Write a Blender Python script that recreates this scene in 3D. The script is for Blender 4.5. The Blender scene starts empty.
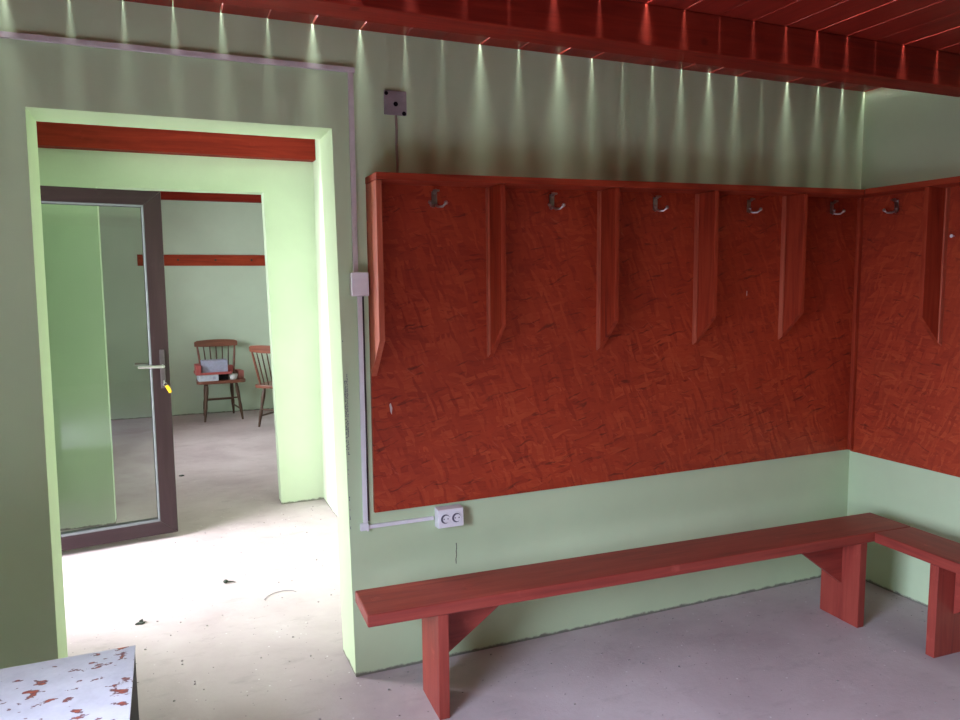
import bpy, bmesh, math, random
from mathutils import Vector, Matrix
random.seed(7)
S = bpy.context.scene
COL = S.collection
PI = math.pi
ROOT = {}

# ------------------------------------------------------------------ mesh helpers
def nb(): return bmesh.new()

def box(bm, x0, x1, y0, y1, z0, z1, bev=0.0, seg=2, rot=None, piv=None):
    t = bmesh.new()
    bmesh.ops.create_cube(t, size=1)
    for v in t.verts:
        v.co = Vector(((x0+x1)/2 + v.co.x*(x1-x0), (y0+y1)/2 + v.co.y*(y1-y0), (z0+z1)/2 + v.co.z*(z1-z0)))
    if bev > 0:
        bmesh.ops.bevel(t, geom=t.edges[:], offset=bev, segments=seg, profile=0.6, affect='EDGES')
    merge(bm, t, rot, piv)

def merge(bm, t, rot=None, piv=None):
    if rot is not None:
        p = Vector(piv or (0, 0, 0))
        for v in t.verts: v.co = rot @ (v.co - p) + p
    me = bpy.data.meshes.new('tmp'); t.to_mesh(me); t.free()
    bm.from_mesh(me); bpy.data.meshes.remove(me)

def prism(bm, pts, axis, a, b, bev=0.0):
    """pts: 2d outline in the two other axes; extruded along axis from a to b"""
    t = bmesh.new()
    def mk(p, w):
        if axis == 'X': return (w, p[0], p[1])
        if axis == 'Y': return (p[0], w, p[1])
        return (p[0], p[1], w)
    v0 = [t.verts.new(mk(p, a)) for p in pts]; v1 = [t.verts.new(mk(p, b)) for p in pts]
    n = len(pts)
    t.faces.new(v0); t.faces.new(v1[::-1])
    for i in range(n): t.faces.new((v0[i], v1[i], v1[(i+1) % n], v0[(i+1) % n]))
    bmesh.ops.recalc_face_normals(t, faces=t.faces[:])
    if bev > 0: bmesh.ops.bevel(t, geom=t.edges[:], offset=bev, segments=2, profile=0.6, affect='EDGES')
    merge(bm, t)

def tube(bm, pts, rad, n=10):
    pts = [Vector(p) for p in pts]
    if not hasattr(rad, '__len__'): rad = [rad]*len(pts)
    t = bmesh.new(); rings = []
    up = None
    for i, p in enumerate(pts):
        d = (pts[min(i+1, len(pts)-1)] - pts[max(i-1, 0)]).normalized()
        if up is None:
            up = Vector((0, 0, 1)) if abs(d.z) < .9 else Vector((1, 0, 0))
        a = d.cross(up).normalized(); b = a.cross(d).normalized(); up = b
        rings.append([t.verts.new(p + (a*math.cos(k*2*PI/n) + b*math.sin(k*2*PI/n))*rad[i]) for k in range(n)])
    for r0, r1 in zip(rings, rings[1:]):
        for k in range(n): t.faces.new((r0[k], r0[(k+1) % n], r1[(k+1) % n], r1[k]))
    t.faces.new(rings[0]); t.faces.new(rings[-1][::-1])
    bmesh.ops.recalc_face_normals(t, faces=t.faces[:])
    merge(bm, t)

def ball(bm, c, r, sc=(1, 1, 1), n=12):
    t = bmesh.new(); bmesh.ops.create_uvsphere(t, u_segments=n, v_segments=max(6, n//2+2), radius=r)
    for v in t.verts: v.co = Vector((v.co.x*sc[0], v.co.y*sc[1], v.co.z*sc[2])) + Vector(c)
    merge(bm, t)

def disc(bm, c, r, depth, axis='Y', n=28):
    """short cylinder centred at c, axis along Y (facing -Y)"""
    t = bmesh.new(); bmesh.ops.create_cone(t, cap_ends=True, segments=n, radius1=r, radius2=r, depth=depth)
    M = Matrix.Rotation(PI/2, 3, 'X') if axis == 'Y' else (Matrix.Rotation(PI/2, 3, 'Y') if axis == 'X' else Matrix.Identity(3))
    for v in t.verts: v.co = M @ v.co + Vector(c)
    merge(bm, t)

def ring(bm, c, r, th, n=32):
    """torus lying in the XZ plane"""
    t = bmesh.new(); rs = []
    for i in range(n):
        a = 2*PI*i/n; o = Vector((math.cos(a), 0, math.sin(a)))
        rs.append([t.verts.new(Vector(c) + o*(r + th*math.cos(b*PI/3)) + Vector((0, th*math.sin(b*PI/3), 0))) for b in range(6)])
    for i in range(n):
        for k in range(6):
            t.faces.new((rs[i][k], rs[i][(k+1) % 6], rs[(i+1) % n][(k+1) % 6], rs[(i+1) % n][k]))
    bmesh.ops.recalc_face_normals(t, faces=t.faces[:])
    merge(bm, t)

def obj(name, bm, mat, parent=None, smooth=False, local=False, origin=None):
    if parent is not None:
        org = Vector((0, 0, 0)) if local else ROOT[parent.name]
    else:
        if origin is None:
            xs = [v.co for v in bm.verts]
            org = Vector(((min(v.x for v in xs)+max(v.x for v in xs))/2, (min(v.y for v in xs)+max(v.y for v in xs))/2, min(v.z for v in xs)))
        else: org = Vector(origin)
    for v in bm.verts: v.co -= org
    me = bpy.data.meshes.new(name); bm.to_mesh(me); bm.free()
    o = bpy.data.objects.new(name, me); COL.objects.link(o)
    me.materials.append(mat)
    if smooth:
        for f in me.polygons: f.use_smooth = True
        try: me.set_sharp_from_angle(angle=math.radians(40))
        except Exception: pass
    if parent is not None: o.parent = parent; ROOT[o.name] = org
    else: o.location = org; ROOT[o.name] = org
    return o

def thing(name, label, cat, loc, rz=0, group=None):
    o = bpy.data.objects.new(name, None); COL.objects.link(o)
    o.empty_display_size = .1
    o.location = loc; o.rotation_euler = (0, 0, rz)
    ROOT[o.name] = Vector(loc)
    return tag(o, label, cat, group)

def tag(o, label, cat, group=None):
    o['label'] = label; o['category'] = cat
    if group: o['group'] = group
    return o

def struct(name, bm, m, parent=None, origin=(0, 0, 0)):
    o = obj(name, bm, m, parent, origin=origin)
    if parent is None: o['kind'] = 'structure'
    return o

def dup(root, loc, rz, label):
    r = root.copy(); COL.objects.link(r); r.location = loc; r.rotation_euler = (0, 0, rz); r['label'] = label
    for ch in list(root.children):
        c = ch.copy(); COL.objects.link(c); c.parent = r
        for g in ch.children:
            d = g.copy(); COL.objects.link(d); d.parent = c
    return r

# ------------------------------------------------------------------ materials
class NT:
    def __init__(s, name):
        s.m = bpy.data.materials.new(name); s.m.use_nodes = True
        s.t = s.m.node_tree; s.b = s.t.nodes['Principled BSDF']; s.out = s.t.nodes['Material Output']
    def n(s, typ, **kw):
        x = s.t.nodes.new(typ)
        for k, v in kw.items():
            if k.startswith('i_'): x.inputs[k[2:].replace('_', ' ')].default_value = v
            else: setattr(x, k, v)
        return x
    def l(s, a, b): s.t.links.new(a, b)
    def coord(s, scale=(1, 1, 1), rot=(0, 0, 0), rnd=True):
        tc = s.n('ShaderNodeTexCoord'); mp = s.n('ShaderNodeMapping')
        mp.inputs['Scale'].default_value = scale; mp.inputs['Rotation'].default_value = rot
        s.l(tc.outputs['Object'], mp.inputs['Vector'])
        if rnd:
            oi = s.n('ShaderNodeObjectInfo'); mu = s.n('ShaderNodeMath', operation='MULTIPLY'); mu.inputs[1].default_value = 37.0
            s.l(oi.outputs['Random'], mu.inputs[0])
            cb = s.n('ShaderNodeCombineXYZ')
            for k in 'XYZ': s.l(mu.outputs[0], cb.inputs[k])
            s.l(cb.outputs[0], mp.inputs['Location'])
        return mp.outputs['Vector']
    def noise(s, vec, scale, detail=5, rough=.6, dist=0):
        x = s.n('ShaderNodeTexNoise'); x.inputs['Scale'].default_value = scale; x.inputs['Detail'].default_value = detail
        x.inputs['Roughness'].default_value = rough; x.inputs['Distortion'].default_value = dist
        s.l(vec, x.inputs['Vector']); return x.outputs['Fac']
    def ramp(s, fac, stops, interp='LINEAR'):
        x = s.n('ShaderNodeValToRGB'); x.color_ramp.interpolation = interp
        e = x.color_ramp.elements
        while len(e) < len(stops): e.new(.5)
        for el, (p, c) in zip(e, stops): el.position = p; el.color = (*c, 1) if len(c) == 3 else c
        s.l(fac, x.inputs['Fac']); return x.outputs['Color']
    def mix(s, fac, a, b, mode='MIX'):
        x = s.n('ShaderNodeMix', data_type='RGBA', blend_type=mode)
        for sock, v in ((x.inputs[0], fac), (x.inputs[6], a), (x.inputs[7], b)):
            if isinstance(v, (int, float)): sock.default_value = v
            elif isinstance(v, tuple): sock.default_value = (*v, 1)
            else: s.l(v, sock)
        return x.outputs[2]
    def math(s, op, a, b=None):
        x = s.n('ShaderNodeMath', operation=op)
        for i, v in enumerate((a, b)):
            if v is None: continue
            if isinstance(v, (int, float)): x.inputs[i].default_value = v
            else: s.l(v, x.inputs[i])
        return x.outputs[0]
    def bump(s, h, strength=.2, dist=.01):
        x = s.n('ShaderNodeBump'); x.inputs['Strength'].default_value = strength; x.inputs['Distance'].default_value = dist
        s.l(h, x.inputs['Height']); s.l(x.outputs[0], s.b.inputs['Normal'])
    def color(s, c):
        if isinstance(c, tuple): s.b.inputs['Base Color'].default_value = (*c, 1)
        else: s.l(c, s.b.inputs['Base Color'])
    def rough(s, v):
        if isinstance(v, (int, float)): s.b.inputs['Roughness'].default_value = v
        else: s.l(v, s.b.inputs['Roughness'])

def plain(name, c, rough=.5, metal=0.0, var=.12, vscale=30, bump=.05):
    t = NT(name); v = t.coord()
    f = t.noise(v, vscale, 4)
    t.color(t.ramp(f, [(.3, tuple(x*(1-var) for x in c)), (.7, tuple(min(1, x*(1+var)) for x in c))]))
    t.rough(rough); t.b.inputs['Metallic'].default_value = metal
    if bump: t.bump(f, bump, .002)
    return t.m

def wood(name, axis, dark, mid, light, rough=.5, spec=.35, wear=.3):
    t = NT(name)
    sc = {'X': (1.3, 16, 16), 'Y': (16, 1.3, 16), 'Z': (16, 16, 1.3)}[axis]
    v = t.coord(sc)
    g = t.noise(v, 1.6, 7, .62, .7)
    c = t.ramp(g, [(.25, dark), (.48, mid), (.75, light)])
    # fine pores
    sc2 = {'X': (4, 160, 160), 'Y': (160, 4, 160), 'Z': (160, 160, 4)}[axis]
    p = t.noise(t.coord(sc2), 1, 3)
    c = t.mix(t.math('MULTIPLY', p, .35), c, dark)
    # wear + knots
    v3 = t.coord((1, 1, 1)); k = t.n('ShaderNodeTexVoronoi'); k.inputs['Scale'].default_value = 3.1; t.l(v3, k.inputs['Vector'])
    km = t.ramp(k.outputs['Distance'], [(.03, (1, 1, 1)), (.075, (0, 0, 0))])
    c = t.mix(t.math('MULTIPLY', km, .75), c, tuple(x*.35 for x in dark))
    w = t.ramp(t.noise(v3, 9, 8, .7), [(.62, (0, 0, 0)), (.8, (1, 1, 1))])
    c = t.mix(t.math('MULTIPLY', w, wear), c, tuple(min(1, x*1.5+.03) for x in light))
    t.color(c); t.rough(rough); t.b.inputs['Specular IOR Level'].default_value = spec
    t.bump(g, .25, .003)
    return t.m

RED = dict(dark=(.18, .020, .009), mid=(.37, .045, .017), light=(.50, .078, .030))
BEN = dict(dark=(.17, .028, .022), mid=(.29, .045, .032), light=(.40, .075, .05))
M = {}
for a in 'XYZ':
    M['red'+a] = wood('red_stained_wood_'+a.lower(), a, rough=.55, spec=.22, **RED)
    M['ben'+a] = wood('worn_red_bench_wood_'+a.lower(), a, rough=.45, spec=.3, wear=.55, **BEN)
M['beam'] = wood('dark_red_beam_wood', 'X', (.14, .012, .008), (.25, .022, .012), (.34, .036, .018), rough=.6, spec=.1)
M['edge'] = wood('red_pine_edge_wood', 'Z', (.34, .06, .03), (.50, .11, .055), (.62, .17, .09), rough=.5)
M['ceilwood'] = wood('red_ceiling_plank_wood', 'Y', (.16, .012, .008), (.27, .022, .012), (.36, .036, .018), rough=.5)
M['chairwood'] = wood('brown_varnished_chair_wood', 'X', (.10, .03, .018), (.20, .065, .04), (.30, .11, .07), rough=.35, spec=.5)
M['chairdark'] = wood('dark_turned_chair_wood', 'Z', (.045, .022, .014), (.09, .045, .028), (.15, .08, .05), rough=.4)

def osb():
    t = NT('red_painted_strand_board')
    tc = t.coord((1, 1, 1))
    warp = t.n('ShaderNodeTexNoise'); warp.inputs['Scale'].default_value = 7; warp.inputs['Detail'].default_value = 3; t.l(tc, warp.inputs['Vector'])
    add = t.n('ShaderNodeMixRGB', blend_type='ADD'); add.inputs[0].default_value = .06
    t.l(tc, add.inputs[1]); t.l(warp.outputs['Color'], add.inputs[2])
    layers = []; edges = []
    for (ang, s) in ((.04, 1.0), (.28, 1.15), (-.22, 1.1), (1.2, .7)):
        mp = t.n('ShaderNodeMapping'); mp.vector_type = 'TEXTURE'
        mp.inputs['Rotation'].default_value = (0, ang, 0)
        mp.inputs['Scale'].default_value = (.12*s, .12*s, .018*s)
        t.l(add.outputs[0], mp.inputs['Vector'])
        vo = t.n('ShaderNodeTexVoronoi'); vo.inputs['Scale'].default_value = 1; vo.inputs['Randomness'].default_value = 1
        t.l(mp.outputs[0], vo.inputs['Vector'])
        sp = t.n('ShaderNodeSeparateColor'); t.l(vo.outputs['Color'], sp.inputs[0])
        layers.append((sp.outputs[0], sp.outputs[1]))
    val = layers[0][0]
    for v, m in layers[1:]:
        k = t.math('GREATER_THAN', m, .55)
        x = t.n('ShaderNodeMix'); t.l(k, x.inputs[0]); t.l(val, x.inputs[2]); t.l(v, x.inputs[3]); val = x.outputs[0]
    fine = t.noise(t.coord((9, 9, 55), rnd=False), 1, 8, .7, .8)
    h = t.math('ADD', t.math('MULTIPLY', val, .42), t.math('MULTIPLY', fine, .58))
    c = t.ramp(h, [(.20, (.27, .026, .010)), (.42, (.365, .041, .014)), (.58, (.40, .047, .015)), (.82, (.50, .080, .026))])
    big = t.noise(tc, 2.2, 4)
    c = t.mix(t.ramp(big, [(.35, (0, 0, 0)), (.75, (.35, .35, .35))]), c, (.25, .024, .010))
    # dark flakes and splinter gaps
    mp = t.n('ShaderNodeMapping'); mp.vector_type = 'TEXTURE'; mp.inputs['Rotation'].default_value = (0, -.25, 0); mp.inputs['Scale'].default_value = (.11, .11, .014)
    t.l(add.outputs[0], mp.inputs['Vector'])
    dk = t.noise(mp.outputs[0], 1.0, 4, .6)
    c = t.mix(t.ramp(dk, [(.60, (0, 0, 0)), (.70, (.62, .62, .62))]), c, (.055, .012, .008))
    mp2 = t.n('ShaderNodeMapping'); mp2.vector_type = 'TEXTURE'; mp2.inputs['Rotation'].default_value = (0, .7, 0); mp2.inputs['Scale'].default_value = (.09, .09, .010)
    t.l(add.outputs[0], mp2.inputs['Vector'])
    lt = t.noise(mp2.outputs[0], 1.0, 3, .6)
    c = t.mix(t.ramp(lt, [(.65, (0, 0, 0)), (.75, (.45, .45, .45))]), c, (.55, .13, .07))
    t.color(c); t.rough(.5); t.b.inputs['Specular IOR Level'].default_value = .35
    t.bump(h, .18, .003)
    return t.m
M['osb'] = osb()
# the same board on the right wall lies in the YZ plane
def osb_side():
    m = M['osb'].copy(); m.name = 'red_painted_strand_board_side'
    for n in m.node_tree.nodes:
        if n.type == 'TEX_COORD':
            for lk in list(n.outputs['Object'].links):
                to = lk.to_socket; m.node_tree.links.remove(lk)
                s = m.node_tree.nodes.new('ShaderNodeSeparateXYZ'); c = m.node_tree.nodes.new('ShaderNodeCombineXYZ')
                m.node_tree.links.new(n.outputs['Object'], s.inputs[0])
                m.node_tree.links.new(s.outputs['Y'], c.inputs['X']); m.node_tree.links.new(s.outputs['X'], c.inputs['Y']); m.node_tree.links.new(s.outputs['Z'], c.inputs['Z'])
                m.node_tree.links.new(c.outputs[0], to)
    return m
M['osbside'] = osb_side()

def wallpaint(name, base, dirt=True):
    t = NT(name); v = t.coord(rnd=False)
    f = t.noise(v, 1.7, 5, .6)
    c = t.ramp(f, [(.3, tuple(x*.94 for x in base)), (.7, tuple(min(1, x*1.05) for x in base))])
    sm = t.ramp(t.noise(v, 6, 8, .7), [(.66, (0, 0, 0)), (.8, (1, 1, 1))])
    c = t.mix(t.math('MULTIPLY', sm, .12), c, (.35, .36, .33))
    if dirt:
        tc = t.n('ShaderNodeTexCoord'); sp = t.n('ShaderNodeSeparateXYZ'); t.l(tc.outputs['Object'], sp.inputs[0])
        nz = t.noise(v, 22, 6, .7)
        h = t.math('SUBTRACT', sp.outputs['Z'], t.math('MULTIPLY', t.math('SUBTRACT', nz, .42), .035))
        d = t.ramp(h, [(.0, (1, 1, 1)), (.006, (1, 1, 1)), (.010, (0, 0, 0))])
        c = t.mix(t.math('MULTIPLY', d, .85), c, (.13, .11, .10))
    t.color(c); t.rough(.7); t.b.inputs['Specular IOR Level'].default_value = .25
    t.bump(t.noise(v, 60, 5, .6), .10, .004)
    return t.m
M['wall'] = wallpaint('green_wall_paint', (.545, .675, .432))
M['wallf'] = wallpaint('pale_green_far_room_paint', (.56, .665, .55))
M['walld'] = wallpaint('bounce_cut_dark_green', (.24, .31, .20))  # for the unseen front wall, darkened to cut the room's bounce light
M['wallc'] = wallpaint('bright_green_corridor_paint', (.60, .705, .525))

def concrete():
    t = NT('bare_concrete_floor'); v = t.coord(rnd=False)
    f = t.noise(v, 1.3, 8, .62, .3)
    c = t.ramp(f, [(.3, (.385, .315, .33)), (.5, (.49, .415, .43)), (.72, (.57, .50, .515))])
    s2 = t.noise(t.coord((1, 2.2, 1), rnd=False), 5, 9, .7)
    c = t.mix(t.ramp(s2, [(.55, (0, 0, 0)), (.78, (.5, .5, .5))]), c, (.25, .22, .22))
    c = t.mix(t.ramp(t.noise(v, 3, 6, .7), [(.6, (0, 0, 0)), (.78, (.45, .45, .45))]), c, (.66, .64, .64))
    sp = t.n('ShaderNodeTexVoronoi'); sp.inputs['Scale'].default_value = 26; t.l(v, sp.inputs['Vector'])
    c = t.mix(t.ramp(sp.outputs['Distance'], [(.045, (.8, .8, .8)), (.085, (0, 0, 0))]), c, (.13, .11, .11))
    sp2 = t.n('ShaderNodeTexVoronoi'); sp2.inputs['Scale'].default_value = 17; t.l(t.coord((1, 1, 1), (0, 0, .6), rnd=False), sp2.inputs['Vector'])
    c = t.mix(t.ramp(sp2.outputs['Distance'], [(.04, (.7, .7, .7)), (.08, (0, 0, 0))]), c, (.75, .73, .74))
    t.color(c); t.rough(.75); t.b.inputs['Specular IOR Level'].default_value = .3
    t.bump(t.noise(v, 40, 8, .7), .22, .006)
    return t.m
M['floor'] = concrete()

def chipped():
    t = NT('white_laminate_with_red_chips'); v = t.coord(rnd=False)
    tc = t.n('ShaderNodeTexCoord'); sp = t.n('ShaderNodeSeparateXYZ'); t.l(tc.outputs['Object'], sp.inputs[0])
    base = t.ramp(t.noise(v, 12, 7, .7), [(.3, (.50, .49, .55)), (.6, (.60, .59, .65)), (.8, (.66, .65, .70))])
    vs = t.coord((1, 1.5, 1), (0, 0, .5), rnd=False)
    nn = t.noise(vs, 26, 5, .55)
    big = t.noise(v, 9, 3, .5)
    k = t.math('ADD', t.math('ADD', nn, t.math('MULTIPLY', sp.outputs['X'], .20)), t.math('MULTIPLY', t.math('SUBTRACT', big, .5), .38))
    rim = t.ramp(k, [(.635, (0, 0, 0)), (.65, (1, 1, 1))])
    core = t.ramp(k, [(.675, (0, 0, 0)), (.695, (1, 1, 1))])
    c = t.mix(rim, base, (.17, .075, .085))
    c = t.mix(core, c, t.ramp(t.noise(v, 60, 4), [(.4, (.24, .06, .05)), (.65, (.52, .11, .05))]))
    sc = t.noise(t.coord((30, 9, 30), rnd=False), 2.0, 6, .7)
    c = t.mix(t.ramp(sc, [(.66, (0, 0, 0)), (.72, (.6, .6, .6))]), c, (.3, .26, .29))
    t.color(c); t.rough(.4); t.bump(k, .15, .002)
    return t.m
M['chip'] = chipped()

def glass():
    t = NT('clear_door_glass')
    t.t.nodes.remove(t.b)
    tr = t.n('ShaderNodeBsdfTransparent'); tr.inputs[0].default_value = (.90, .94, .91, 1)
    gl = t.n('ShaderNodeBsdfGlossy'); gl.inputs['Roughness'].default_value = .03
    fr = t.n('ShaderNodeFresnel'); fr.inputs['IOR'].default_value = 1.5
    mx = t.n('ShaderNodeMixShader'); t.l(fr.outputs[0], mx.inputs[0]); t.l(tr.outputs[0], mx.inputs[1]); t.l(gl.outputs[0], mx.inputs[2])
    t.l(mx.outputs[0], t.out.inputs['Surface'])
    return t.m
M['glass'] = glass()
M['frame'] = wood('dark_brown_door_profile', 'Z', (.020, .009, .011), (.028, .013, .016), (.040, .020, .023), rough=.35)
M['frameh'] = wood('dark_brown_door_profile_rail', 'X', (.020, .009, .011), (.028, .013, .016), (.040, .020, .023), rough=.35)
M['gasket'] = plain('pale_grey_glazing_bead', (.13, .14, .15), .5)
M['steel'] = plain('brushed_steel', (.62, .62, .63), .28, 1.0)
M['hook'] = plain('dull_nickel_hook', (.46, .41, .38), .28, 1.0)
M['pvc'] = plain('white_plastic', (.80, .79, .82), .4, var=.04)
M['pvcp'] = plain('pinkish_white_plastic_trunking', (.62, .56, .555), .45, var=.05)
M['pvcdark'] = plain('socket_recess_shade', (.10, .09, .13), .5)  # dark colour painted in for the shade inside the socket
M['plate'] = plain('mauve_grey_plastic_plate', (.30, .25, .26), .6, var=.12)
M['cable'] = plain('grey_brown_cable', (.30, .25, .20), .6)
M['crackshade'] = plain('dark_crack_and_shadow', (.06, .05, .05), .6)
M['hplate'] = plain('dark_bronze_handle_plate', (.10, .08, .09), .35, .6)
M['black'] = plain('black_panel', (.012, .011, .013), .5)
M['black'].node_tree.nodes['Principled BSDF'].inputs['Specular IOR Level'].default_value = .04
M['ink'] = plain('faded_blue_ink', (.10, .12, .17), .8)
M['yellow'] = plain('yellow_plastic_tag', (.85, .50, .02), .4)
M['greybox'] = plain('blue_grey_card', (.38, .40, .56), .6, var=.15)
M['redcard'] = plain('red_card', (.42, .09, .09), .55, var=.15)
M['pinkcard'] = plain('pinkish_red_card', (.46, .15, .14), .6)
M['whitecard'] = plain('bluish_white_card', (.55, .60, .72), .55)
M['whitecup'] = plain('white_ceramic', (.75, .75, .78), .35, var=.03)
M['leaf'] = plain('dry_dark_leaf', (.045, .06, .045), .8, var=.3)
M['wire'] = plain('thin_grey_wire', (.30, .28, .29), .6)
M['crumb'] = plain('plaster_crumbs', (.30, .27, .27), .9, var=.4)
M['chipwhite'] = plain('bare_pale_wood_chip', (.62, .50, .45), .7)
M['dust'] = plain('dusty_plaster', (.42, .38, .37), .9, var=.25)
M['outside'] = plain('pale_gravel_ground', (.55, .54, .52), .9)

# ------------------------------------------------------------------ main dimensions (metres)
ZC = 2.398            # underside of the plank ceiling
JL, JR, JH = -3.531, -2.573, 2.05
WT = .22
XL, YF = -4.2, -6.0   # left wall, wall behind the camera

# ------------------------------------------------------------------ setting
b = nb(); box(b, -5.0, .2, YF-.2, 6.75, -.12, 0); struct('floor', b, M['floor'])

b = nb()
# the opening's jambs are a little out of plumb
prism(b, [(-4.4, 0), (JL-.012, 0), (JL+.006, JH), (JL+.006, ZC), (-4.4, ZC)], 'Y', 0, WT)
prism(b, [(.2, 0), (JR+.020, 0), (JR-.012, JH), (JR-.012, ZC), (.2, ZC)], 'Y', 0, WT)
box(b, JL+.006, JR-.012, 0, WT, JH, ZC)
wb = struct('wall_back', b, M['wall'])
b = nb(); box(b, 0, .2, YF-.2, 0, 0, ZC+.2); struct('wall_right', b, M['wall'])
b = nb(); box(b, XL, 0, YF-.2, YF, 0, ZC); struct('wall_front', b, M['walld'])
WY0, WY1, WZ0, WZ1 = -2.55, -1.35, 0, 2.10
b = nb()
box(b, XL-.2, XL, YF-.2, WY0, 0, ZC); box(b, XL-.2, XL, WY1, 0, 0, ZC)
box(b, XL-.2, XL, WY0, WY1, WZ1, ZC)
struct('wall_left', b, M['wall'])

# ceiling: red planks with open joints
gaps = [(-4.01, .003), (-3.86, .003), (-3.71, .003), (-3.56, .0060), (-3.387, .0035), (-3.236, .0035), (-3.089, .0035), (-2.942, .0045), (-2.793, .0035), (-2.642, .0065),
        (-2.474, .0055), (-2.308, .0030), (-2.165, .0022), (-2.012, .0065), (-1.850, .0040), (-1.673, .0075), (-1.522, .0045), (-1.375, .0022),
        (-1.228, .0036), (-1.081, .0046), (-.933, .0055), (-.785, .0046), (-.637, .0022), (-.490, .0065), (-.300, .0048), (-.146, .0052), (-.006, .006)]
b = nb()
edges = [-4.4] + [g[0] for g in gaps] + [.16]
ws = [0] + [g[1] for g in gaps] + [0]
for i in range(len(edges)-1):
    x0 = edges[i] + ws[i]/2; x1 = edges[i+1] - ws[i+1]/2
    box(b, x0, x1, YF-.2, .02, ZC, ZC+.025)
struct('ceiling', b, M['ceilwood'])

# corridor and far room shells
CX, CL, CY = -2.2, -4.10, 2.44
DY0, DY1 = .97, 1.925      # exterior doorway in the corridor's left wall
b = nb(); box(b, CX, CX+.2, WT, CY, 0, 2.62); struct('wall_corridor_right', b, M['wallc'])
b = nb()
box(b, CL-.25, CL, WT, DY0, 0, 2.62); box(b, CL-.25, CL, DY1, CY, 0, 2.62); box(b, CL-.25, CL, DY0, DY1, 2.07, 2.62)
struct('wall_corridor_left', b, M['wallc'])
OL, OR, OH, OT = -3.50, -2.508, 2.10, .12
b = nb()
prism(b, [(-4.8, 0), (OL-.016, 0), (OL-.010, OH), (OL-.010, 2.62), (-4.8, 2.62)], 'Y', CY, CY+OT)
prism(b, [(-.9, 0), (OR+.020, 0), (OR-.022, OH), (OR-.022, 2.62), (-.9, 2.62)], 'Y', CY, CY+OT)
box(b, OL-.010, OR-.022, CY, CY+OT, OH, 2.62)
struct('wall_corridor_far', b, M['wallc'])
b = nb(); box(b, CL-.25, CX+.2, WT, CY, 2.62, 2.70); struct('ceiling_corridor', b, M['wallc'])
b = nb(); box(b, -4.8, -.9, 6.53, 6.73, 0, 2.62); struct('wall_far_room_back', b, M['wallf'])
b = nb()
box(b, -5.0, -4.8, CY, 3.3, 0, 2.62); box(b, -5.0, -4.8, 5.2, 6.73, 0, 2.62); box(b, -5.0, -4.8, 3.3, 5.2, 0, .9); box(b, -5.0, -4.8, 3.3, 5.2, 2.1, 2.62)
struct('wall_far_room_left', b, M['wallf'])
b = nb(); box(b, -.9, -.7, CY, 6.73, 0, 2.62); struct('wall_far_room_right', b, M['wallf'])
b = nb(); box(b, -5.0, -.7, CY, 6.73, 2.62, 2.70); struct('ceiling_far_room', b, M['ceilwood'])

# windows that light the two rooms (left wall of each, outside the picture)
def window(name, x, y0, y1, z0, z1):
    b = nb(); f = .06
    box(b, x-.13, x-.06, y0, y1, z0, z0+f, .004); box(b, x-.13, x-.06, y0, y1, z1-f, z1, .004)
    for yy in (y0, (y0+y1)/2-f/2, y1-f): box(b, x-.13, x-.06, yy, yy+f, z0+f, z1-f, .004)
    w = struct(name, b, M['frame'])
    for ya, yb in ((y0+f, (y0+y1)/2-f/2), ((y0+y1)/2+f/2, y1-f)):
        g = nb(); box(g, x-.10, x-.09, ya, yb, z0+f, z1-f); obj('pane', g, M['glass'], w)
window('window_1', -4.8, 3.3, 5.2, .9, 2.1)

# frame of the exterior doorway, dark brown
b = nb()
box(b, CL-.20, CL-.12, DY0, DY0+.05, 0, 2.07, .004); box(b, CL-.20, CL-.12, DY1-.05, DY1, 0, 2.07, .004); box(b, CL-.20, CL-.12, DY0+.05, DY1-.05, 2.02, 2.07, .004)
struct('trim_1', b, M['frame'])
# frame of the near room's own entrance, left of the camera
b = nb()
box(b, XL-.12, XL-.04, WY0, WY0+.05, 0, WZ1, .004); box(b, XL-.12, XL-.04, WY1-.05, WY1, 0, WZ1, .004); box(b, XL-.12, XL-.04, WY0+.05, WY1-.05, WZ1-.05, WZ1, .004)
struct('trim_2', b, M['frame'])

# faded print along the edge of the plaster by the doorway (illegible strokes)
b = nb(); r = random.Random(3)
def strokes(x0, x1, z0, z1, step, dens):
    z = z0
    while z < z1:
        if r.random() < dens:
            w = (x1-x0)*r.uniform(.35, 1.0); xs = x0 + r.random()*((x1-x0)-w)
            h = step*r.uniform(.18, .45)
            box(b, xs, xs+w, -.0012, 0, z, z+h)
            if r.random() < .6:
                xv = xs if r.random() < .5 else xs+w-.0015
                box(b, xv, xv+.0015, -.0012, 0, z, z+step*.85)
        z += step
strokes(-2.5665, -2.5605, .89, 1.15, .0062, .85)
strokes(-2.5590, -2.5535, .87, 1.17, .0062, .85)
strokes(-2.5625, -2.5590, .78, .86, .008, .55)
strokes(-2.5600, -2.5565, .55, .72, .012, .35)
strokes(-2.5695, -2.5665, 1.22, 1.30, .012, .3)
obj('printed_marking', b, M['ink'], wb)
# short crack under the socket
b = nb(); pts = [(-2.135, .470), (-2.133, .452), (-2.1355, .437), (-2.134, .420), (-2.137, .405), (-2.136, .385)]
for (xa, za), (xb, zb) in zip(pts, pts[1:]):
    prism(b, [(xa-.0014, za), (xa+.0014, za), (xb+.0010, zb), (xb-.0010, zb)], 'Y', -.0008, 0)
obj('crack', b, M['crackshade'], wb)

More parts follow.
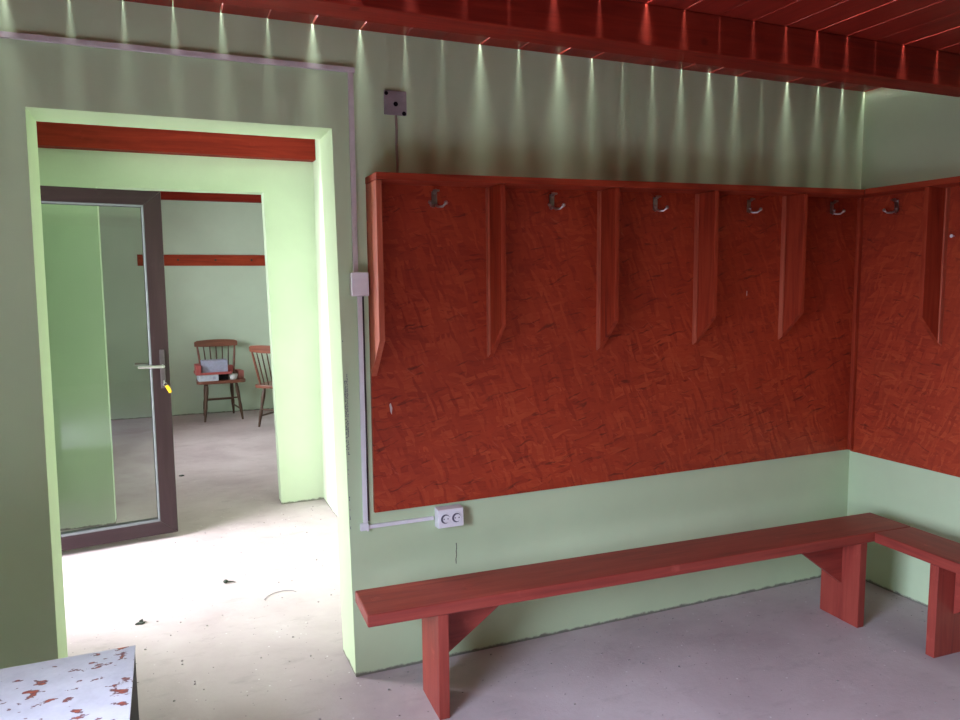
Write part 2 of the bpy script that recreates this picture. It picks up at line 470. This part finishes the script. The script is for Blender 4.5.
# ------------------------------------------------------------------ beams
def beam(x0, x1, y0, y1, z0, z1, label):
    b = nb(); box(b, x0, x1, y0, y1, z0, z1, .004)
    return tag(obj('ceiling_beam', b, M['beam']), label, 'beam')
beam(XL, -.001, -.586, -.468, 2.268, ZC-.001, 'long red timber beam under the plank ceiling of the near room')
beam(CL, CX-.001, CY-.10, CY-.001, 2.312, 2.46, 'red timber beam above the inner opening, seen through the doorway')
beam(-4.79, -.91, 6.43, 6.529, 2.452, 2.615, 'farthest red beam, high on the far room wall above the coat rail')

# coat rail in the far room
t = thing('coat_rail', 'plain red wooden coat rail fixed across the far room wall', 'coat rail', (-2.6, 6.529, 1.72))
b = nb(); box(b, -3.42, -1.55, 6.504, 6.529, 1.72, 1.845, .003); obj('board', b, M['redX'], t)
for x in (-3.0, -2.6, -2.2, -1.8):
    b = nb(); tube(b, [(x, 6.504, 1.785), (x, 6.485, 1.785), (x, 6.478, 1.785)], [.008, .008, .013], 10); obj('peg', b, M['chairdark'], t, True)

# ------------------------------------------------------------------ coat racks (strand board panels with dividers)
PZ0, PZ1, D = .642, 1.860, .142
SD = .152
def lean(bm):
    for v in bm.verts: v.co.z += (v.co.x+2.47)*(.004+.0085*max(0, min(1, (v.co.z-PZ0)/(PZ1-PZ0))))
    return bm
def hook_bm(bm, x, z, side=False):
    """double coat hook on a small plate, built facing -Y then turned for the right wall"""
    t = bmesh.new()
    box(t, x-.011, x+.011, -.0225, -.018, z-.022, z+.034, .003)
    # upper lip
    tube(t, [(x, -.022, z+.028), (x, -.034, z+.030), (x, -.042, z+.036)], [.006, .006, .007], 8)
    box(t, x-.013, x+.013, -.046, -.038, z+.031, z+.039, .003)
    # two lower prongs
    for s in (-1, 1):
        tube(t, [(x, -.022, z-.015), (x+s*.010, -.036, z-.024), (x+s*.022, -.050, z-.024), (x+s*.030, -.060, z-.014)], [.0055, .005, .0045, .0045], 8)
        ball(t, (x+s*.031, -.061, z-.011), .0078, n=10)
    for v in t.verts:
        if side: v.co = Vector((v.co.y, -v.co.x, v.co.z))
    merge(bm, t)

# back wall rack
t = thing('coat_rack', 'red strand board coat rack on the back wall with shelf and five bays', 'coat rack', (-1.24, -.001, PZ0))
b = nb(); box(b, -2.468, -.02, -.018, -.001, PZ0, PZ1); pan = obj('back_panel', lean(b), M['osb'], t)
b = nb(); prism(b, [(-2.470, -.001), (-2.470, -SD), (-SD-.002, -SD), (-.002, -.001)], 'Z', PZ1, PZ1+.025, .003); obj('shelf', lean(b), M['redX'], t)
def divider(x, th=.020):
    b = nb(); prism(b, [(-.018, 1.205), (-.018, PZ1-.001), (-D, PZ1-.001), (-D, 1.335)], 'X', x, x+th, .002)
    d = obj('divider', lean(b), M['redZ'], t)
    return d
ed = []
for x in (-1.995, -1.497, -1.003, -.508):
    d = divider(x)
    b = nb(); prism(b, [(-.018, 1.207), (-.018, PZ1-.002), (-.040, PZ1-.002), (-.040, 1.222)], 'X', x-.008, x-.0002, .0015); obj('batten', lean(b), M['edge'], d)
# end board, lighter, reaching to a point against the panel edge
b = nb(); prism(b, [(-.0185, 1.16), (-.0185, PZ1-.001), (-D, PZ1-.001), (-D, 1.30)], 'X', -2.468, -2.447, .002); lean(b)
o = obj('end_board', b, M['edge'], t); o['label'] = 'lighter orange-red end board of the rack'
b = nb(); box(b, -.040, -.0195, -.038, -.018, PZ0, PZ1-.001, .002); obj('corner_batten', lean(b), M['redZ'], t)
for x in (-2.212, -1.716, -1.219, -.712, -.207):
    b = nb(); hook_bm(b, x, 1.806+(x+2.47)*.0125); obj('coat_hook', b, M['hook'], t, True)
b = nb()
prism(b, [(-2.402, 1.050), (-2.397, 1.056), (-2.391, 1.036), (-2.394, 1.012), (-2.399, 1.024)], 'Y', -.0188, -.018); obj('paint_chip', b, M['chipwhite'], t)
b = nb()
prism(b, [(-.710, 1.452), (-.706, 1.453), (-.707, 1.430), (-.711, 1.432)], 'Y', -.0186, -.018); obj('paint_chip', b, M['chipwhite'], t)

# right wall rack
PZ1 += .030
RY0 = -3.4
t = thing('coat_rack', 'red strand board coat rack on the right wall, cut off by the picture edge', 'coat rack', (-.001, -1.7, PZ0))
b = nb(); box(b, -.018, -.001, RY0, -.019, PZ0, PZ1); obj('back_panel', b, M['osbside'], t)
b = nb(); prism(b, [(-.001, RY0), (-SD, RY0), (-SD, -SD-.002), (-.001, -.003)], 'Z', PZ1, PZ1+.026, .003); obj('shelf', b, M['redY'], t)
for k, y in enumerate((-.463, -.963, -1.463, -1.963, -2.463, -2.963)):
    b = nb(); prism(b, [(-.018, 1.205), (-.018, PZ1-.001), (-D, PZ1-.001), (-D, 1.335)], 'Y', y, y+.020, .002)
    d = obj('divider', b, M['redZ'], t)
    b = nb(); prism(b, [(-.018, 1.207), (-.018, PZ1-.002), (-.040, PZ1-.002), (-.040, 1.222)], 'Y', y-.008, y-.0002, .0015); obj('batten', b, M['edge'], d)
for y in (-.215, -.735, -1.21, -1.71, -2.21):
    b = nb(); hook_bm(b, -y, 1.830, True); obj('coat_hook', b, M['hook'], t, True)
b = nb(); tube(b, [(-.018, -.498, 1.682), (-.034, -.499, 1.682), (-.037, -.499, 1.682)], [.0035, .0035, .008], 10); obj('nail', b, M['pvc'], t, True)

# ------------------------------------------------------------------ benches
def bench_mesh(root, L, mats, xl0, xl1, w=.218):
    """bench along local X from 0 to L, depth along -Y from 0 to -w; legs at xl0 / xl1"""
    TX, TZ = mats
    b = nb(); box(b, 0, L, -w, 0, .377, .420, .006, 3); obj('seat', b, M[TX], root, local=True)
    for xa, s in ((xl0, 1), (xl1, -1)):
        b = nb(); box(b, xa, xa+.038, -w+.004, -.004, 0, .3768, .003); obj('leg', b, M[TZ], root, local=True)
        x1 = xa+.0385 if s > 0 else xa-.0005
        b = nb(); prism(b, [(x1, .168), (x1, .3765), (x1+s*.285, .3765), (x1+s*.27, .3665)], 'Y', -w/2-.012, -w/2+.012, .002); obj('brace', b, M[TX], root, local=True)
ang1 = math.atan2(-.10, 2.42)
t = thing('bench', 'long worn red plank bench along the back wall under the socket', 'bench', (-2.588, -.176, 0), ang1)
bench_mesh(t, 2.415, ('benX', 'benZ'), .242, 2.13)
ang2 = -PI/2 - .045
t = thing('bench', 'red plank bench along the right wall, cut off by the picture edge', 'bench', (-.185, -.498, 0), ang2)
bench_mesh(t, 2.40, ('benX', 'benZ'), .262, 2.10)

# ------------------------------------------------------------------ little cabinet at lower left
TX0, TX1, TY0, TY1, TH = -3.80, -3.276, -1.20, -.592, .55
t = thing('side_cabinet', 'low cabinet with chipped white top and black sides by the doorway', 'cabinet', ((TX0+TX1)/2, (TY0+TY1)/2, 0))
b = nb(); box(b, TX0, TX1, TY0, TY1, TH-.005, TH, .001)
obj('top', b, M['chip'], t)
b = nb(); box(b, TX0+.004, TX0+.022, TY0+.01, TY1-.004, 0, TH-.0055); obj('side_panel', b, M['black'], t)
b = nb(); box(b, TX1-.022, TX1-.002, TY0+.01, TY1-.004, 0, TH-.0055); obj('side_panel', b, M['black'], t)
b = nb(); box(b, TX0+.022, TX1-.022, TY1-.016, TY1-.006, .04, TH-.0055); obj('back_panel', b, M['black'], t)
b = nb(); box(b, TX0+.022, TX1-.022, TY0+.03, TY1-.016, .05, .068); obj('shelf', b, M['black'], t)
b = nb(); box(b, TX0+.022, TX1-.022, TY0+.03, TY1-.016, .28, .298); obj('shelf', b, M['black'], t)

# ------------------------------------------------------------------ electrical things
def trunk(pts_box, label, name='cable_trunking', m='pvcp'):
    b = nb()
    for q in pts_box: box(b, *q, .002)
    return tag(obj(name, b, M[m]), label, 'cable trunking')
trunk([(XL+.002, -2.500, -.014, -.0005, 2.246, 2.264)], 'pale horizontal cable trunking above the doorway')
trunk([(-2.524, -2.506, -.014, -.0005, 1.542, 2.245)], 'upper pale vertical cable trunking, between doorway and coat rack above the switch box')
trunk([(-2.511, -2.494, -.014, -.0005, .604, 1.458)], 'lower white vertical cable trunking, running from switch box down towards socket', m='pvc')
trunk([(-2.491, -2.232, -.014, -.0005, .581, .595)], 'short horizontal cable trunking leading to the double socket', m='pvc')
b = nb(); box(b, -2.5235, -2.492, -.0165, -.0005, .576, .6035, .003); box(b, -2.4995, -2.4915, -.0185, -.0165, .574, .5985, .001)
tag(obj('trunking_elbow', b, M['pvc']), 'white corner elbow where the vertical trunking turns to the socket', 'cable trunking')
# thin dark tube laid along the lower trunking in place of its shadow
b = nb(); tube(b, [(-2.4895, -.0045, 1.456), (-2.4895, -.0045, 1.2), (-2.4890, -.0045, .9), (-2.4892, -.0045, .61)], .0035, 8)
tag(obj('cable', b, M['crackshade'], None, True), 'thin dark strip standing in for the shadow beside the lower vertical trunking', 'cable')
t = thing('switch_box', 'small square white junction box on the trunking beside the coat rack', 'junction box', (-2.507, -.0005, 1.459))
b = nb(); box(b, -2.537, -2.4765, -.034, -.0005, 1.459, 1.5415, .004); obj('box', b, M['pvcp'], t)
b = nb(); box(b, -2.539, -2.4750, -.041, -.0345, 1.457, 1.5435, .004); obj('cover', b, M['pvc'], t)

SX, SZ = -2.165, .590
t = thing('double_socket', 'white double wall socket under the left end of the coat rack', 'socket', (SX, -.0005, SZ-.038))
b = nb(); prism(b, [(-.0005, SZ-.040), (-.0005, SZ+.040), (-.044, SZ+.036), (-.048, SZ-.036)], 'X', SX-.060, SX+.046, .004); obj('housing', b, M['pvc'], t)
for k in (-.0310, .0150):
    b = nb(); ring(b, (SX+k, -.0465, SZ), 0.0205, .0028); rg = obj('socket_ring', b, M['pvc'], t, True)
    b = nb(); disc(b, (SX+k, -.0466, SZ), .0185, .002); rc = obj('recess', b, M['pvcdark'], rg); rc['label'] = 'dark disc painted as the shade inside the socket recess'
    b = nb(); disc(b, (SX+k+.004, -.0478, SZ-.001), .0142, .002)
    obj('insert', b, M['pvc'], rg)
    b = nb()
    for s in (-.008, .008): disc(b, (SX+k+.002+s, -.0490, SZ), .0026, .001, n=12)
    obj('pin_hole', b, M['pvcdark'], rg)

t = thing('rosette_plate', 'mauve-grey square blanking plate high on wall above the coat rack', 'wall plate', (-2.352, -.0005, 2.112))
b = nb(); box(b, -2.394, -2.310, -.012, -.0005, 2.112, 2.198, .003); pl = obj('plate', b, M['plate'], t)
for x, z, rr in ((-2.387, 2.186, .0072), (-2.352, 2.150, .0085), (-2.321, 2.118, .0080)):
    b = nb(); disc(b, (x, -.0128, z), rr, .0012, n=16); obj('screw_hole', b, M['black'], pl)
b = nb(); tube(b, [(-2.350, -.004, 2.111), (-2.3485, -.006, 2.06), (-2.351, -.005, 2.01), (-2.3485, -.006, 1.95), (-2.350, -.006, 1.888)], .0048, 8)
tag(obj('cable', b, M['cable'], None, True), 'short grey-brown cable hanging from the blanking plate to the coat rack', 'cable')

# ------------------------------------------------------------------ glazed exterior door standing open in the corridor
HX, HY = -4.098, 1.905
aD = math.atan2(.155, .94)*.9
W = .952; Z0, Z1 = .032, 2.037; ST = .098; TH2 = .062
dr = bpy.data.objects.new('door_1', None); COL.objects.link(dr); dr.location = (HX, HY, 0); dr.rotation_euler = (0, 0, aD); dr['kind'] = 'structure'
dr['label'] = 'dark brown framed glass door standing open in the corridor'
ROOT[dr.name] = Vector((HX, HY, 0))
def dl(name, bm, m, par=dr, smooth=False): return obj(name, bm, m, par, smooth, local=True)
def mitre(zz0, zz1, xx0, xx1): pass
b = nb(); prism(b, [(W, Z0), (W, Z1), (W-ST, Z1-ST*.85), (W-ST, Z0+ST*.85)], 'Y', -TH2/2, TH2/2, .004); st = dl('stile', b, M['frame'])
b = nb(); prism(b, [(0, Z0), (0, Z1), (ST, Z1-ST*.85), (ST, Z0+ST*.85)], 'Y', -TH2/2, TH2/2, .004); dl('stile', b, M['frame'])
b = nb(); prism(b, [(0, Z0), (W, Z0), (W-ST, Z0+ST*.85), (ST, Z0+ST*.85)], 'Y', -TH2/2, TH2/2, .004); dl('rail', b, M['frameh'])
b = nb(); prism(b, [(0, Z1), (W, Z1), (W-ST, Z1-ST*.85), (ST, Z1-ST*.85)], 'Y', -TH2/2, TH2/2, .004); dl('rail', b, M['frameh'])
b = nb(); gz0, gz1, gx0, gx1 = Z0+ST*.85, Z1-ST*.85, ST, W-ST
for q in ((gx0-.002, gx0+.006, gz0, gz1), (gx1-.006, gx1+.002, gz0, gz1)): box(b, q[0], q[1], -TH2/2-.001, TH2/2+.001, q[2], q[3])
for q in ((gx0, gx1, gz0-.002, gz0+.008), (gx0, gx1, gz1-.008, gz1+.002)): box(b, q[0], q[1], -TH2/2-.001, TH2/2+.001, q[2], q[3])
dl('glazing_bead', b, M['gasket'])
b = nb(); box(b, gx0+.010, gx1-.010, -.004, .004, gz0+.008, gz1-.008); dl('pane', b, M['glass'])
# handles
for s in (-1, 1):
    y = s*TH2/2; hx = W-.040
    b = nb(); box(b, hx-.013, hx+.013, min(y, y+s*.008), max(y, y+s*.008), .905, 1.130, .003); pl = dl('handle_plate', b, M['hplate'])
    b = nb(); tube(b, [(hx, y+s*.006, 1.035), (hx, y+s*.040, 1.035), (hx-.010, y+s*.050, 1.036), (hx-.03, y+s*.050, 1.037), (hx-.135, y+s*.050, 1.040)], [.009, .009, .010, .0095, .0095], 10)
    obj('lever', b, M['steel'], pl, True, local=True)
# key with a yellow tag, hanging in the lock
R3 = Matrix.Rotation(aD, 3, 'Z')
def dw(x, y, z): return Vector((HX, HY, 0)) + R3 @ Vector((x, y, z))
k0 = dw(W-.040, -TH2/2-.009, .945)
t = thing('door_key', 'steel key with a yellow tag hanging in the glass door lock', 'key', k0, aD)
b = nb(); box(b, -.002, .002, -.024, -.0005, -.005, .005, .001); disc(b, (0, -.030, 0), .0115, .0022, axis='X', n=18); obj('key', b, M['steel'], t, local=True)
b = nb(); ring(b, (0.004, -.034, -.014), .010, .001, 20); obj('key_ring', b, M['steel'], t, True, local=True)
b = nb(); box(b, .002, .020, -.038, -.034, -.070, -.022, .0015, rot=Matrix.Rotation(-.45, 3, 'Y'), piv=(.006, -.036, -.022)); o = obj('tag', b, M['yellow'], t, local=True); o['label'] = 'yellow plastic key tag'

# ------------------------------------------------------------------ chairs in the far room
def make_chair(label, loc, rz):
    t = thing('spindle_chair', label, 'chair', loc, rz)
    b = nb()
    pts = []
    for i in range(40):
        a = 2*PI*i/40; ca, sa = math.cos(a), math.sin(a)
        e = .32
        x = .252*(abs(ca)**e)*(1 if ca >= 0 else -1); y = .212*(abs(sa)**e)*(1 if sa >= 0 else -1)
        x *= 1.0 + (.04 if y < 0 else -.03)
        pts.append((x, y))
    prism(b, pts, 'Z', .412, .446, .006); obj('seat', b, M['chairwood'], t, local=True)
    def turned(p0, p1, n=9, r=(.013, .019, .021, .018, .015, .019, .017, .013, .011)):
        p0, p1 = Vector(p0), Vector(p1)
        b = nb(); tube(b, [p0.lerp(p1, i/(n-1)) for i in range(n)], list(r), 12); return b
    for sx in (-1, 1):
        obj('leg', turned((sx*.155, -.150, .411), (sx*.200, -.225, 0)), M['chairdark'], t, True, local=True)
        obj('leg', turned((sx*.140, .140, .411), (sx*.162, .225, 0)), M['chairdark'], t, True, local=True)
    def lerp(a, b2, f): return Vector(a).lerp(Vector(b2), f)
    f = .40
    b = nb(); tube(b, [lerp((-.155, -.150, .411), (-.2, -.225, 0), f), lerp((.155, -.150, .411), (.2, -.225, 0), f)], [.009, .009], 10); obj('stretcher', b, M['chairdark'], t, True, local=True)
    f = .55
    b = nb(); tube(b, [lerp((-.140, .140, .411), (-.162, .225, 0), f), lerp((.140, .140, .411), (.162, .225, 0), f)], [.009, .009], 10); obj('stretcher', b, M['chairdark'], t, True, local=True)
    for sx in (-1, 1):
        b = nb(); tube(b, [lerp((sx*.155, -.150, .411), (sx*.2, -.225, 0), .72), lerp((sx*.140, .140, .411), (sx*.162, .225, 0), .72)], [.009, .009], 10); obj('stretcher', b, M['chairdark'], t, True, local=True)
    # curved crest rail
    b = nb(); n = 14; c = bmesh.new(); rings = []
    for i in range(n+1):
        u = -1 + 2*i/n; x = u*.236; y = .262 - .030*u*u
        h0 = .790 + .010*u*u; h1 = .862 + .012*(1-u*u) - (.010 if abs(u) > .97 else 0)
        rings.append([c.verts.new(p) for p in ((x, y-.010, h0), (x, y+.010, h0), (x, y+.020, h1), (x, y+.002, h1))])
    for r0, r1 in zip(rings, rings[1:]):
        for k in range(4): c.faces.new((r0[k], r0[(k+1) % 4], r1[(k+1) % 4], r1[k]))
    c.faces.new(rings[0]); c.faces.new(rings[-1][::-1]); bmesh.ops.recalc_face_normals(c, faces=c.faces[:])
    bmesh.ops.bevel(c, geom=[e for e in c.edges if e.calc_face_angle(0) > .9], offset=.004, segments=2, affect='EDGES')
    merge(b, c); obj('crest_rail', b, M['chairwood'], t, True, local=True)
    for i in range(7):
        u = -1 + 2*i/6
        top = (u*.205, .261-.030*(u*.205/.236)**2, .800); bot = (u*.168, .178-.012*u*u, .444)
        rr = .0125 if abs(u) == 1 else .0072
        b = nb(); tube(b, [lerp(bot, top, k/5) for k in range(6)], [rr*.8, rr, rr*1.1, rr*1.05, rr, rr*.8], 10)
        obj('back_post' if abs(u) == 1 else 'spindle', b, M['chairwood'] if abs(u) == 1 else M['chairdark'], t, True, local=True)
    return t
C1 = Vector((-2.628, 6.175, 0)); R1 = math.radians(3.0)
ch = make_chair('brown spindle-back chair loaded with boxes against the far room wall', C1, R1)
dup(ch, (-2.03, 5.45, 0), math.radians(135), 'empty brown spindle-back chair half hidden behind the inner doorway edge')

# boxes and oddments lying on the first chair's seat (local to the chair's rotation)
def c1(x, y, z): return C1 + Matrix.Rotation(R1, 3, 'Z') @ Vector((x, y, 0)) + Vector((0, 0, z))
def onchair(name, label, cat, x, y, z): return thing(name, label, cat, c1(x, y, z), R1)
ZS = .4465
t = onchair('carton', 'flat bluish-white carton on the chair seat, left under the red tray', 'carton', -.135, -.06, ZS)
b = nb(); box(b, -.105, .100, -.13, .13, 0, .070, .002); cb = obj('carton_body', b, M['whitecard'], t, local=True)
b = nb(); box(b, .040, .070, -.1312, -.130, .018, .050); obj('printed_patch', b, M['greybox'], cb, local=True)
b = nb(); box(b, -.050, .045, -.10, .12, 0, .070, .003); o = obj('black_case', b, M['black'], None, origin=(0, 0, 0)); o.location = c1(.025, -.06, ZS); o.rotation_euler.z = R1
tag(o, 'small black case on the chair seat under the red tray', 'case')
b = nb(); lat = [(.0, .030), (.004, .034), (.030, .044), (.060, .048)]
tube(b, [(0, 0, h) for h, _ in lat], [q for _, q in lat], 24); o = obj('bowl', b, M['whitecup'], None, True, origin=(0, 0, 0)); o.location = c1(.128, -.135, ZS)
tag(o, 'little white bowl on the chair seat beside the black case', 'bowl')
b = nb(); box(b, -.032, .032, -.09, .09, 0, .085, .003); o = obj('carton', b, M['pinkcard'], None, origin=(0, 0, 0)); o.location = c1(.215, .03, ZS); o.rotation_euler.z = R1 + .1
tag(o, 'small pinkish-red carton at the right end of the chair seat', 'carton')
# red tray on top
t = onchair('tray', 'shallow red cardboard tray on top of the cartons on the chair', 'tray', -.062, -.05, ZS+.071)
b = nb(); box(b, -.205, .170, -.15, .14, 0, .008); obj('tray_base', b, M['redcard'], t, local=True)
for q in ((-.205, .170, -.15, -.142, .008, .026), (-.205, .170, .132, .14, .008, .026), (.162, .170, -.142, .132, .008, .026)):
    b = nb(); box(b, *q); obj('tray_wall', b, M['redcard'], t, local=True)
b = nb(); box(b, -.026, .026, -.12, .12, 0, .098, .002); o = obj('carton', b, M['redcard'], None, origin=(0, 0, 0)); o.location = c1(-.235, -.05, ZS+.0792); o.rotation_euler.z = R1
tag(o, 'red carton at the left end of the tray, beside the blue-grey parcel', 'carton')
b = nb(); box(b, -.145, .125, -.085, .085, 0, .140, .006, 3); o = obj('parcel', b, M['greybox'], None, origin=(0, 0, 0)); o.location = c1(-.050, -.045, ZS+.0792); o.rotation_euler.z = R1
tag(o, 'blue-grey wrapped parcel lying in the red tray on the chair', 'parcel')
b = nb(); box(b, -.026, .026, -.05, .05, 0, .075, .002); o = obj('carton', b, M['redcard'], None, origin=(0, 0, 0)); o.location = c1(.105, -.05, ZS+.0792); o.rotation_euler.z = R1
tag(o, 'small red carton at the right end of the tray, beside the blue-grey parcel', 'carton')

# ------------------------------------------------------------------ bits on the floor
b = nb(); ball(b, (-2.945, 1.16, .010), .011, (1.1, 1, .9)); tube(b, [(-2.937, 1.16, .008), (-2.92, 1.159, .006), (-2.905, 1.161, .004)], [.004, .003, .002], 8)
tag(obj('bolt', b, M['leaf'], None, True), 'small dark bolt lying alone on the corridor floor', 'bolt')
b = nb()
prism(b, [(-3.352, .832), (-3.335, .850), (-3.312, .838), (-3.325, .826)], 'Z', .001, .006); prism(b, [(-3.335, .85), (-3.322, .868), (-3.318, .846)], 'Z', .004, .010)
tag(obj('leaf', b, M['leaf']), 'crumpled dark leaf on the bright corridor floor near the cabinet', 'leaf')
b = nb(); tube(b, [(-2.790, .870, .002), (-2.770, .905, .003), (-2.735, .930, .004), (-2.69, .940, .004), (-2.65, .925, .003), (-2.635, .905, .002)], .0018, 6)
tag(obj('wire', b, M['wire'], None, True), 'thin bent grey wire on the floor inside the doorway', 'wire')
b = nb(); prism(b, [(-3.125, 3.55), (-3.10, 3.57), (-3.085, 3.55), (-3.105, 3.535)], 'Z', 0.0005, .008)
tag(obj('pebble', b, M['leaf']), 'small dark pebble on the floor of the far room', 'pebble')
b = nb(); prism(b, [(-.60, -.62), (-.52, -.60), (-.50, -.615), (-.56, -.635)], 'Z', 0.0003, .0015)
o = obj('plaster_crumbs', b, M['crumb']); bpy.data.objects.remove(o)
b = nb(); r = random.Random(11)
for i in range(230):
    if i < 110: x, y = r.uniform(-3.4, -2.3), r.uniform(-.3, 2.3)
    elif i < 190: x, y = r.uniform(-2.5, -.1), -abs(r.gauss(0, .35)) - .01
    else: x, y = -r.uniform(.02, .2), -r.uniform(.1, 2.0)
    if (x < -2.2 and 2.4 < y) or (0 - .012 < y < WT + .02 and not (JL + .02 < x < JR - .02)) or (y > WT and x > CX - .02): continue
    s = r.uniform(.0015, .0045)
    ball(b, (x, y, s*.6), s, (1.2, r.uniform(.7, 1.2), .6), n=6)
o = obj('plaster_crumbs', b, M['crumb'], origin=(0, 0, 0)); o['kind'] = 'stuff'
tag(o, 'fine plaster crumbs scattered over the bare concrete floor', 'debris')

# ------------------------------------------------------------------ lights
def area(name, loc, sx, sy, power, color, rot, spread=PI):
    l = bpy.data.lights.new(name, 'AREA'); l.shape = 'RECTANGLE'; l.size = sx; l.size_y = sy; l.energy = power; l.color = color; l.spread = spread
    o = bpy.data.objects.new(name, l); COL.objects.link(o); o.location = loc; o.rotation_euler = rot; return o
# daylight through the entrance on the left, the corridor doorway and the far room window
area('entrance_daylight', (XL-.42, (WY0+WY1)/2, 1.05), 1.6, WY1-WY0-.1, 146, (.79, .88, 1.15), (0, -PI/2+.74, 0), 2.0)
area('corridor_daylight', (CL-.36, (DY0+DY1)/2, 1.03), 1.96, DY1-DY0, 104, (.98, .96, 1.04), (0, -PI/2+.20, 0), 2.1)
area('far_room_daylight', (-5.05, 4.25, 1.5), 1.2, 1.9, 225, (.96, .95, 1.03), (0, -PI/2+.30, 0), 2.8)
# sky light above every open plank joint
LG = 62.0
for x, w in gaps:
    for y0, y1, k in ((-.468, -.001, 1.0), (-1.9, -.590, 1.25)):
        ln = y1-y0
        area('plank_joint_skylight', (x, (y0+y1)/2, ZC+.0262), w+.001, ln, LG*k*(w+.001)*ln*PI, (.93, .97, 1.0), (0, 0, 0))

w = bpy.data.worlds.new('overcast'); S.world = w; w.use_nodes = True
nt = w.node_tree; bg = nt.nodes['Background']
tc = nt.nodes.new('ShaderNodeTexCoord'); sp = nt.nodes.new('ShaderNodeSeparateXYZ'); rp = nt.nodes.new('ShaderNodeValToRGB')
nt.links.new(tc.outputs['Generated'], sp.inputs[0]); nt.links.new(sp.outputs['Z'], rp.inputs[0])
rp.color_ramp.elements[0].color = (.75, .78, .80, 1); rp.color_ramp.elements[1].color = (.9, .95, 1, 1)
nt.links.new(rp.outputs[0], bg.inputs['Color']); bg.inputs['Strength'].default_value = .8

# ------------------------------------------------------------------ camera
cy, cp, cr = 0.3966965225870342, -0.10364954103926828, -0.00935016707675806
f = Vector((math.sin(cy)*math.cos(cp), math.cos(cy)*math.cos(cp), math.sin(cp)))
r0 = Vector((math.cos(cy), -math.sin(cy), 0)); u0 = r0.cross(f)
rv = r0*math.cos(cr) + u0*math.sin(cr); uv = -r0*math.sin(cr) + u0*math.cos(cr)
cam = bpy.data.cameras.new('camera'); cam.sensor_width = 36; cam.lens = 748.498*36/960; cam.clip_start = .05
co = bpy.data.objects.new('camera', cam); COL.objects.link(co)
mw = Matrix((rv, uv, -f)).transposed().to_4x4(); mw.translation = (-3.1594, -2.70936, 1.50392)
co.matrix_world = mw
S.camera = co
S.view_settings.view_transform = 'Standard'
S.view_settings.exposure = 0
